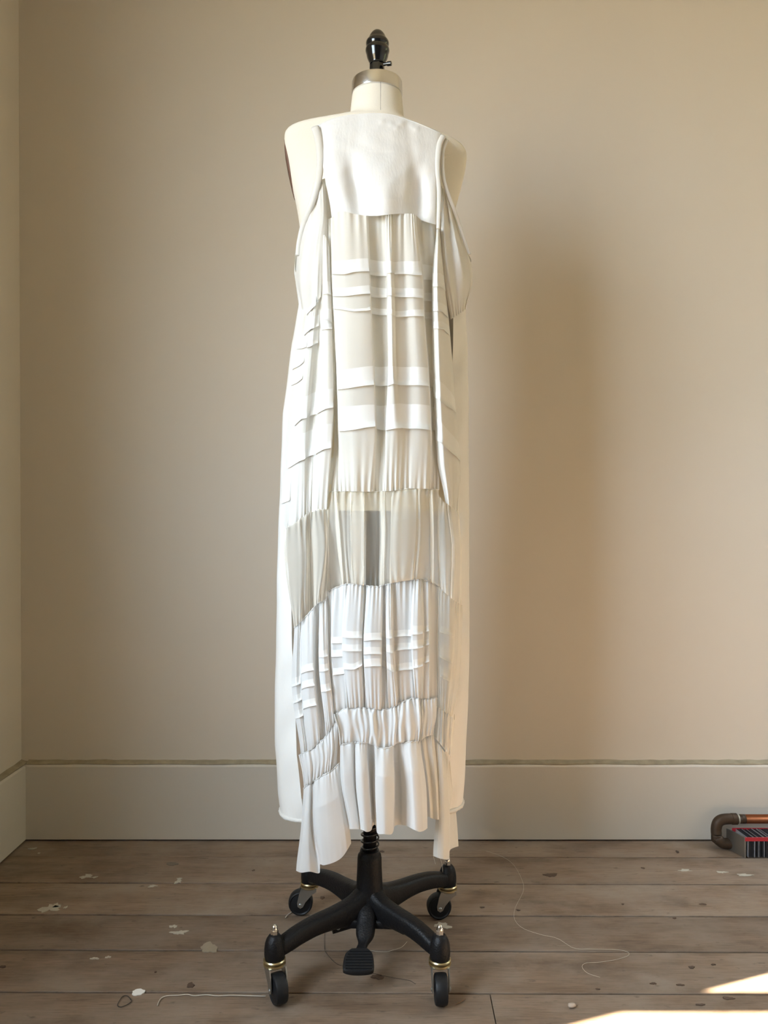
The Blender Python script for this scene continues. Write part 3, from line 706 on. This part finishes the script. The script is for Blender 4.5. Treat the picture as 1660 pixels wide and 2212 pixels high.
# sheer middle tier
topC = [(698,1066)] + botB
botC = [(700,1285),(716,1274),(735,1266),(748,1262),(775,1263),(800,1266),(817,1267),(835,1263),(858,1257),(880,1254),(907,1252),(930,1258),(955,1272)]
tC = Tier([(700,706,714,-8),(716,724,736,-4),(730,736,744,3),(722,727,738,-3),(736,742,748,-1),(752,753,756,2),(788,788,787,10),(756,757,760,6),(770,775,775,-2),(796,800,800,-4),(816,821,815,-4),(832,834,830,4),(822,824,822,-1),(836,838,836,0),(908,912,906,5),(846,844,842,10),(868,866,862,13),(898,896,890,11),(906,908,900,6),(926,928,926,-4),(936,938,938,3),(928,930,930,-3),(948,951,953,-7)],
          [0,.48,1], topC, botC, ridges=34, amp=.0075, reach=(.16,.30), seed=31, puff=.010, pinch=.005, dsc=1.5, floorw=.30, curl=.5)
oC = build('sheer_tier', tC, M_sheer, nu=18, nv=90, label='transparent chiffon tier through which the post shows')
tCL = Tier([(612,617,635,-3),(622,622,637,4),(640,645,643,10),(655,662,656,7),(668,668,668,-3),(674,672,676,-6),(682,688,684,8),(698,704,692,8),(709,707,702,-2),(712,712,712,-7)],
          [0,.42,1], [(600,1140),(622,1136),(639,1128),(655,1115),(678,1102),(712,1095)], [(634,1357),(643,1350),(664,1329),(687,1303),(702,1297),(716,1276)], ridges=12, amp=.008, reach=(.12,.28), seed=33, puff=.010, pinch=.005, floorw=.30, curl=.6)
build('sheer_tier', tCL, M_sheer, nu=16, nv=90)
tCR = Tier([(944,944,948,-7),(952,950,956,2),(960,964,964,6),(966,976,973,2),(968,978,976,9),(978,985,982,11),(990,996,994,5),(993,998,998,-6)],
          [0,.45,1], [(944,1062),(960,1085),(976,1094),(993,1108)], [(944,1266),(965,1283),(980,1296),(998,1306)], ridges=8, amp=.006, reach=(.10,.25), seed=35, puff=.008, floorw=.2, curl=.5)
build('sheer_tier', tCR, M_sheer, nu=16, nv=90)

# gathered tier with narrow tucks
botD = [(700,1556),(712,1550),(725,1543),(738,1535),(751,1530),(775,1529),(800,1530),(826,1533),(840,1530),(855,1525.6),(869,1517),(895,1508),(920,1510),(944,1508),(955,1515)]
tD = Tier([(704,704,715,-8),(716,714,722,-4),(724,717,728,1),(746,739,750,1),(749,740,752,7),(768,760,766,9),(786,782,784,6),(788,783,787,-2),(791,786,790,-2),(794,786,793,8),(812,806,808,11),(826,825,822,8),(828,826,826,-1),(833,834,838,-1),(834,835,840,7),(840,843,850,9),(846,849,860,7),(850,852,862,0),(870,872,872,2),(892,888,895,1),(895,890,897,9),(903,901,903,11),(910,914,912,8),(914,917,915,3),(925,927,927,5),(930,929,930,-3),(948,945,944,-6)],
          [0,.5,1], botC, botD, ridges=52, amp=.0062, reach=(.16,.22), seed=41, puff=.010, pinch=.005, floorw=.0)
oD = build('gathered_tier', tD, M_ruf, nu=14, nv=120)
tucks(tD, oD, [[(1.6,1377,1391),(3.2,1374,1388)], [(1.6,1405,1420),(3.2,1402,1417)], [(1.6,1445,1460),(3.2,1440,1454)], [(3.9,1362,1377),(6.2,1364,1379)], [(3.9,1391,1406),(6.2,1392,1407)], [(3.9,1432,1446),(5.2,1433,1446),(6.2,1423,1436)],
  [(8.8,1369,1385),(11.2,1366,1382)], [(8.8,1398,1414),(11.2,1398,1413)], [(8.8,1424,1441),(11.2,1422,1439)], [(11.9,1362,1376),(13.2,1362,1376)], [(11.9,1392,1405),(13.2,1392,1405)], [(11.9,1424,1438),(13.2,1430,1444)],
  [(13.9,1360,1379),(16.2,1360,1379)], [(13.9,1392,1409),(16.2,1394,1411)], [(13.9,1430,1446),(16.2,1438,1454)], [(16.9,1362,1376),(19.2,1360,1374)], [(16.9,1390,1406),(19.2,1388,1402)], [(16.9,1435,1450),(19.2,1430,1446)],
  [(19.9,1352,1372),(22.2,1350,1368)], [(19.9,1384,1403),(22.2,1380,1398)], [(19.9,1426,1445),(22.2,1420,1438)], [(22.5,1352,1366),(24.5,1350,1363)], [(22.5,1382,1396),(24.5,1380,1392)], [(22.5,1418,1433),(24.5,1416,1429)]])
botDL = [(645,1632),(660,1625),(675,1618),(690,1602),(698,1598),(712,1580),(722,1563),(732,1545)]
tDL = Tier([(636,631,650,-2),(643,640,658,5),(650,650,663,0),(652,652,664,6),(664,664,678,11),(676,678,690,8),(684,684,694,-4),(690,689,704,-6),(691,690,705,5),(696,700,712,9),(705,709,722,5),(709,714,724,-7),(716,720,730,-8)],
          [0,.5,1], [(634,1357),(643,1350),(664,1329),(687,1303),(702,1297),(718,1274)], botDL, ridges=24, amp=.005, reach=(.16,.16), seed=43, puff=.008, pinch=.004)
oDL = build('gathered_tier', tDL, M_ruf, nu=14, nv=120)
tucks(tDL, oDL, [[(7.8,1406,1421),(10.3,1402,1417)], [(7.8,1436,1452),(10.3,1432,1447)], [(7.8,1480,1496),(10.3,1474,1490)], [(2.8,1440,1456),(5.3,1430,1446)], [(2.8,1474,1489),(5.3,1464,1480)], [(2.8,1516,1532),(5.3,1506,1522)],
  [(0,1466,1484),(2,1460,1477)], [(0,1503,1520),(2,1497,1512)], [(0,1536,1553),(2,1530,1546)]])
tDR = Tier([(944,941,944,-8),(950,948,952,2),(962,960,957,7),(976,976,964,8),(984,982,968,0),(992,988,974,-3),(1000,996,984,-8)], [0,.5,1],
          [(944,1264),(965,1283),(980,1296),(1000,1308)], [(944,1530),(958,1536),(974,1548),(984,1560)], ridges=10, amp=.005, reach=(.16,.2), seed=45, puff=.006, back=.003)
oDR = build('gathered_tier', tDR, M_sheer, nu=14, nv=90)
tucks(tDR, oDR, [[(1.2,1352,1366),(3.5,1358,1374)], [(1.2,1390,1420),(3.5,1402,1434)], [(1.2,1438,1462),(3.5,1448,1474)]], M_sheer)

# ruched bands
botE = [(730,1612),(736,1609),(750,1606),(765,1604),(785,1605),(805,1609),(826,1617),(849,1612),(858,1606),(880,1603),(907,1601),(920,1592),(940,1586)]
tE = Tier([(720,731,734,-4),(727,734,738,4),(751,756,758,8),(780,784,784,5),(800,803,803,9),(826,828,826,9),(850,850,850,6),(869,870,870,9),(893,896,893,9),(907,910,905,5),(912,914,912,1),(928,930,925,3),(944,943,936,-5)], [0,.5,1], botD, botE,
          ridges=26, amp=.0085, reach=(.4,.4), floorw=.55, seed=51, puff=.002, pinch=.005, curl=.35, wid=1.1, sway=.2, dsc=.7)
build('ruched_band', tE, M_ruf, nu=30, nv=56)
botEL = [(655,1704),(661,1699),(675,1690),(696,1676),(713,1667),(722,1660),(736,1645)]
tEL = Tier([(646,653,657,-4),(655,660,664,5),(675,677,676,9),(692,695,692,7),(705,708,704,8),(720,720,716,6),(733,730,728,-5)], [0,.5,1], botDL, botEL, ridges=13, amp=.008, reach=(.4,.4), floorw=.5, seed=53, puff=.002, pinch=.004, curl=.3, dsc=.7)
build('ruched_band', tEL, M_ruf, nu=30, nv=56)
tER = Tier([(942,940,938,-7),(950,950,948,2),(960,958,958,4),(972,970,970,0),(984,980,978,-8)], [0,.5,1], [(942,1524),(958,1534),(974,1546),(984,1560)], [(938,1592),(950,1605),(978,1640)], ridges=8, amp=.007, reach=(.4,.4), floorw=.4, seed=55, back=.004)
build('ruched_band', tER, M_sheer, nu=24, nv=50)

# ruffles at the hem
hemF = [(740,1790),(756,1791),(779,1791.5),(792,1797),(802,1794),(806,1784),(812,1783),(816,1800),(830,1802),(845,1802.5),(850,1796),(854,1784),(868,1782),(881,1785),(892,1791),(905,1796.5),(915,1795),(924,1789)]
tF = Tier([(735,737,755,-1),(742,745,760,7),(760,764,776,6),(767,769,779,-2),(769,770,779,9),(780,784,790,12),(791,798,803,8),(795,801,805,-7),(806,806,811,-9),(811,810,813,0),(813,812,815,10),(830,830,832,14),(848,852,850,9),(851,854,853,-5),(862,867,868,-9),(872,880,881,2),(885,892,897,12),(899,910,915,11),(908,921,924,2)],
          [0,.5,1], botE, hemF, ridges=26, amp=.005, reach=(.14,0), seed=61, floorw=.16, pinch=.003, wid=1.4, dsc=2.8)
oF = build('hem_ruffle', tF, M_ruf, nu=16, nv=80, label='white gathered ruffle with a wavy hem')
tF2 = Tier([(904,914,922,-6),(914,924,930,3),(922,931,937,-1),(931,941,946,4),(938,949,953,-5)], [0,.5,1], [(904,1600),(920,1592),(938,1586)], [(922,1762),(937,1769),(953,1771)], ridges=7, amp=.004, reach=(.25,0), seed=63, floorw=.1, back=.006)
build('hem_ruffle', tF2, M_chif, nu=16, nv=60)
tFR = Tier([(940,944,936,-6),(946,950,946,3),(954,960,958,7),(963,970,970,4),(966,973,972,-2),(974,984,991,-5)], [0,.5,1], [(940,1600),(952,1612),(974,1645)], [(936,1849),(953,1855),(970,1855.5),(973,1836),(991,1828)], ridges=8, amp=.004, reach=(.25,0), seed=65, floorw=.15, back=.010)
build('hem_ruffle', tFR, M_chif, nu=16, nv=80, label='right-hand hanging tail of the ruffle')
tFL = Tier([(656,650,640,-2),(662,656,648,7),(670,668,668,6),(675,673,689,-5),(677,676,692,-1),(680,680,693,9),(690,692,698,13),(703,706,712,12),(714,724,734,9),(724,738,750,5),(733,747,759,-3)],
          [0,.5,1], botEL, [(640,1881),(651,1885),(670,1883),(690,1886),(691.5,1868),(701,1869),(724,1862),(742,1849),(759,1822)], ridges=16, amp=.0045, reach=(.16,0), seed=67, floorw=.28, pinch=.004, wid=1.5)
build('hem_ruffle', tFL, M_ruf, nu=16, nv=90, label='left-hand long tail of the ruffle')
# gathered seams: fine raised cords between the tiers
def seam_cord(t, parent_m, vv=1.0, r=.0011, k0=0, k1=None, name='gathered_seam'):
    k1 = t.k - 1 if k1 is None else k1; K1 = np.linspace(k0, k1, int((k1 - k0) * 12)); V1 = np.full_like(K1, vv)
    px, py, dep = t.ev(K1, V1); py = py + 1.2 * np.sin(K1 * 11) * .5
    P = at_np(px, py, base(px, py) - dep - .0015 - .001 * np.abs(np.sin(K1 * 17)))
    bm = bmesh.new(); sweep(bm, [tuple(p) for p in P], r, 6); return obj(name, bm, parent_m, dress)
for t_ in (tD, tE, tEL, tF, tFL): seam_cord(t_, M_ruf, 0.0)
seam_cord(tC, M_chif, 0.0, .0009); seam_cord(tDL, M_ruf, 0.0)

# ------------------------------------------------------------------ copper and fin heater element on the floor by the wall
he = thing('heating_element', 'copper pipe heating element with red edged metal fins on the floor by the baseboard', 'heater', (floor_pt(1600, 1840).x, 2.2, 0))
hy = 2.235
xl = at(1548, 1770, hy).x; zt = at(1600, 1769, hy).z; zb2 = at(1560, 1833, hy - .02).z
zb2 = max(zb2, .016)
bm = bmesh.new(); sweep(bm, [(xl + .055, hy, zt), (XR - .3, hy, zt)], .0125, 24); obj('pipe', bm, M_copper, he)
bm = bmesh.new()
arc = [(xl + .056, hy, zt), (xl + .030, hy, zt), (xl + .014, hy, zt - .003), (xl + .004, hy, zt - .012), (xl, hy, zt - .028), (xl, hy - .002, zt - .042)]
sweep(bm, spline(arc, 26), .0148, 24); sweep(bm, [(xl + .044, hy, zt), (xl + .058, hy, zt)], .0158, 24)
obj('elbow', bm, M_cpold, he, auto=50)
bm = bmesh.new(); sweep(bm, [(xl + .0585, hy, zt), (xl + .064, hy, zt)], .0136, 20); obj('solder_joint', bm, M_solder, he)
bm = bmesh.new(); sweep(bm, [(xl + .064, hy, zt), (xl + .082, hy, zt)], .0128, 20); obj('pipe_stub', bm, M_cpold, he)
bm = bmesh.new(); arc = [(xl, hy - .002, zt - .044), (xl, hy - .003, zt - .058), (xl + .004, hy - .005, zb2 + .010), (xl + .014, hy - .008, zb2 + .001), (xl + .030, hy - .010, zb2), (xl + .05, hy - .012, zb2)]
sweep(bm, spline(arc, 26), .0146, 24); obj('elbow', bm, M_cpold, he)
bm = bmesh.new(); sweep(bm, [(xl + .05, hy - .012, zb2 + .003), (XR - .3, hy - .012, zb2 + .003)], .0105, 20); obj('pipe', bm, M_copper, he)
fx0 = xl + .048; fy0, fy1 = 2.168, 2.232; fz = .056
def fin_x(i): return fx0 + .012 + i * .0045
rf = random.Random(2); fb = [bmesh.new(), bmesh.new()]
for i in range(268):
    x = fin_x(i); t0 = rf.uniform(-.0012, .0012); t1 = rf.uniform(-.0015, .0015)
    vs = box(fb[1 if rf.random() < .45 else 0], x, x + .0011, fy0, fy1, .002, fz + rf.uniform(-.001, .001))
    for v in vs: v.co.x += (t0 if v.co.y < 2.2 else t1) + (v.co.y - fy0) * -.12
for b_, m_ in ((fb[0], M_alud), (fb[1], M_alu)):
    o_ = obj('fins', b_, m_, he, False); o_['kind'] = 'stuff'
for (ya, name) in ((fy0, 'edge_strip'), (fy1, 'edge_strip')):
    bm = bmesh.new(); off_ = -(ya - fy0) * .12
    box(bm, fx0 + .004 + off_, fx0 + .012 + 268 * .0045, ya - .0014, ya + .0014, fz - .009, fz + .0015); bevel(bm, .0005, 1); obj(name, bm, M_red, he, False, label='red painted strip along the fin tops')
bm = bmesh.new()
vs = box(bm, fx0 + .002, fx0 + .006, fy0 - .001, fy1, .001, fz + .001)
for v in vs: v.co.x += (v.co.y - fy0) * -.35
obj('end_plate', bm, M_zinc, he, False)

# ------------------------------------------------------------------ threads, lint and crumbs on the floor
M_thr = simple('pale_thread', (.62, .56, .45), .8); M_hair = simple('dark_thread', (.03, .025, .02), .7); M_str = simple('frayed_string', (.55, .50, .42), .9)
def thread(name, pts, r, m, label, cat, n=60, z=.0007):
    bm = bmesh.new(); P = spline([tuple(floor_pt(a_, b_, r + z)) for a_, b_ in pts], n); sweep(bm, P, r, 6); return tag(obj(name, bm, m), label, cat)
thread('thread', [(1050,1838),(1085,1850),(1110,1868),(1128,1900),(1131,1925),(1114,1960),(1112,1985),(1130,2005),(1170,2019),(1205,2027),(1240,2048),(1275,2050),(1330,2051),(1356,2056),(1358,2064),(1335,2072),(1300,2078),(1268,2080),(1258,2088),(1270,2102),(1297,2111)], .0003, M_thr, 'long pale thread curling across the floorboards right of the stand', 'thread')
thread('thread', [(702,2000),(701,2040),(705,2058),(728,2082),(755,2089),(790,2098),(830,2108),(862,2114),(885,2118),(898,2126)], .0004, M_hair, 'dark hair-like thread on the boards under the foot pedal', 'thread')
thread('thread', [(790,2052),(830,2056),(850,2052),(868,2046),(880,2034)], .0004, M_thr, 'short pale thread by the front right leg of the stand', 'thread')
thread('string', [(340,2172),(344,2162),(350,2155),(362,2151),(385,2150),(405,2148),(420,2151),(445,2149),(470,2151),(500,2150),(540,2151),(575,2152)], .0009, M_str, 'frayed pale string lying along a gap between boards, lower left', 'string')
thread('string', [(636,1962),(634,1967),(628,1972),(621,1977),(617,1982)], .0012, M_str, 'short frayed bit of string by the back left castor', 'string', 20, .001)
thread('hair_loop', [(283,2160),(276,2152),(266,2152),(258,2162),(254,2172),(262,2175),(275,2170),(284,2163),(282,2157)], .0007, M_hair, 'small loop of dark thread on the boards at lower left', 'thread')
thread('wood_splinter', [(985,2170),(995,2165),(1006,2158)], .0006, simple('splinter_wood', (.22, .11, .05), .8), 'thin reddish splinter beside the front right castor', 'splinter', 12)
bm = bmesh.new(); bmesh.ops.create_icosphere(bm, subdivisions=2, radius=.006); c = floor_pt(1236, 2176); rb = random.Random(4)
for v in bm.verts:
    v.co *= rb.uniform(.85, 1.12); v.co.x *= 1.35; v.co.z *= .75; v.co += Vector((c.x, c.y, .004))
tag(obj('crumb', bm, simple('plaster_crumb', (.42, .34, .27), .9, noise=.2)), 'small brown crumb on the floor near the sunlit patch', 'debris')
for k, (pts, lb) in enumerate([([(937,1850),(939,1862),(942,1872)], 'left'), ([(951,1856),(956,1872),(958,1890)], 'right')]):
    bm = bmesh.new(); sweep(bm, spline([tuple(on(a_, b_) + Vector((0, .012, 0))) for a_, b_ in pts], 12), .00025, 5); obj('loose_thread', bm, M_thr, dress)
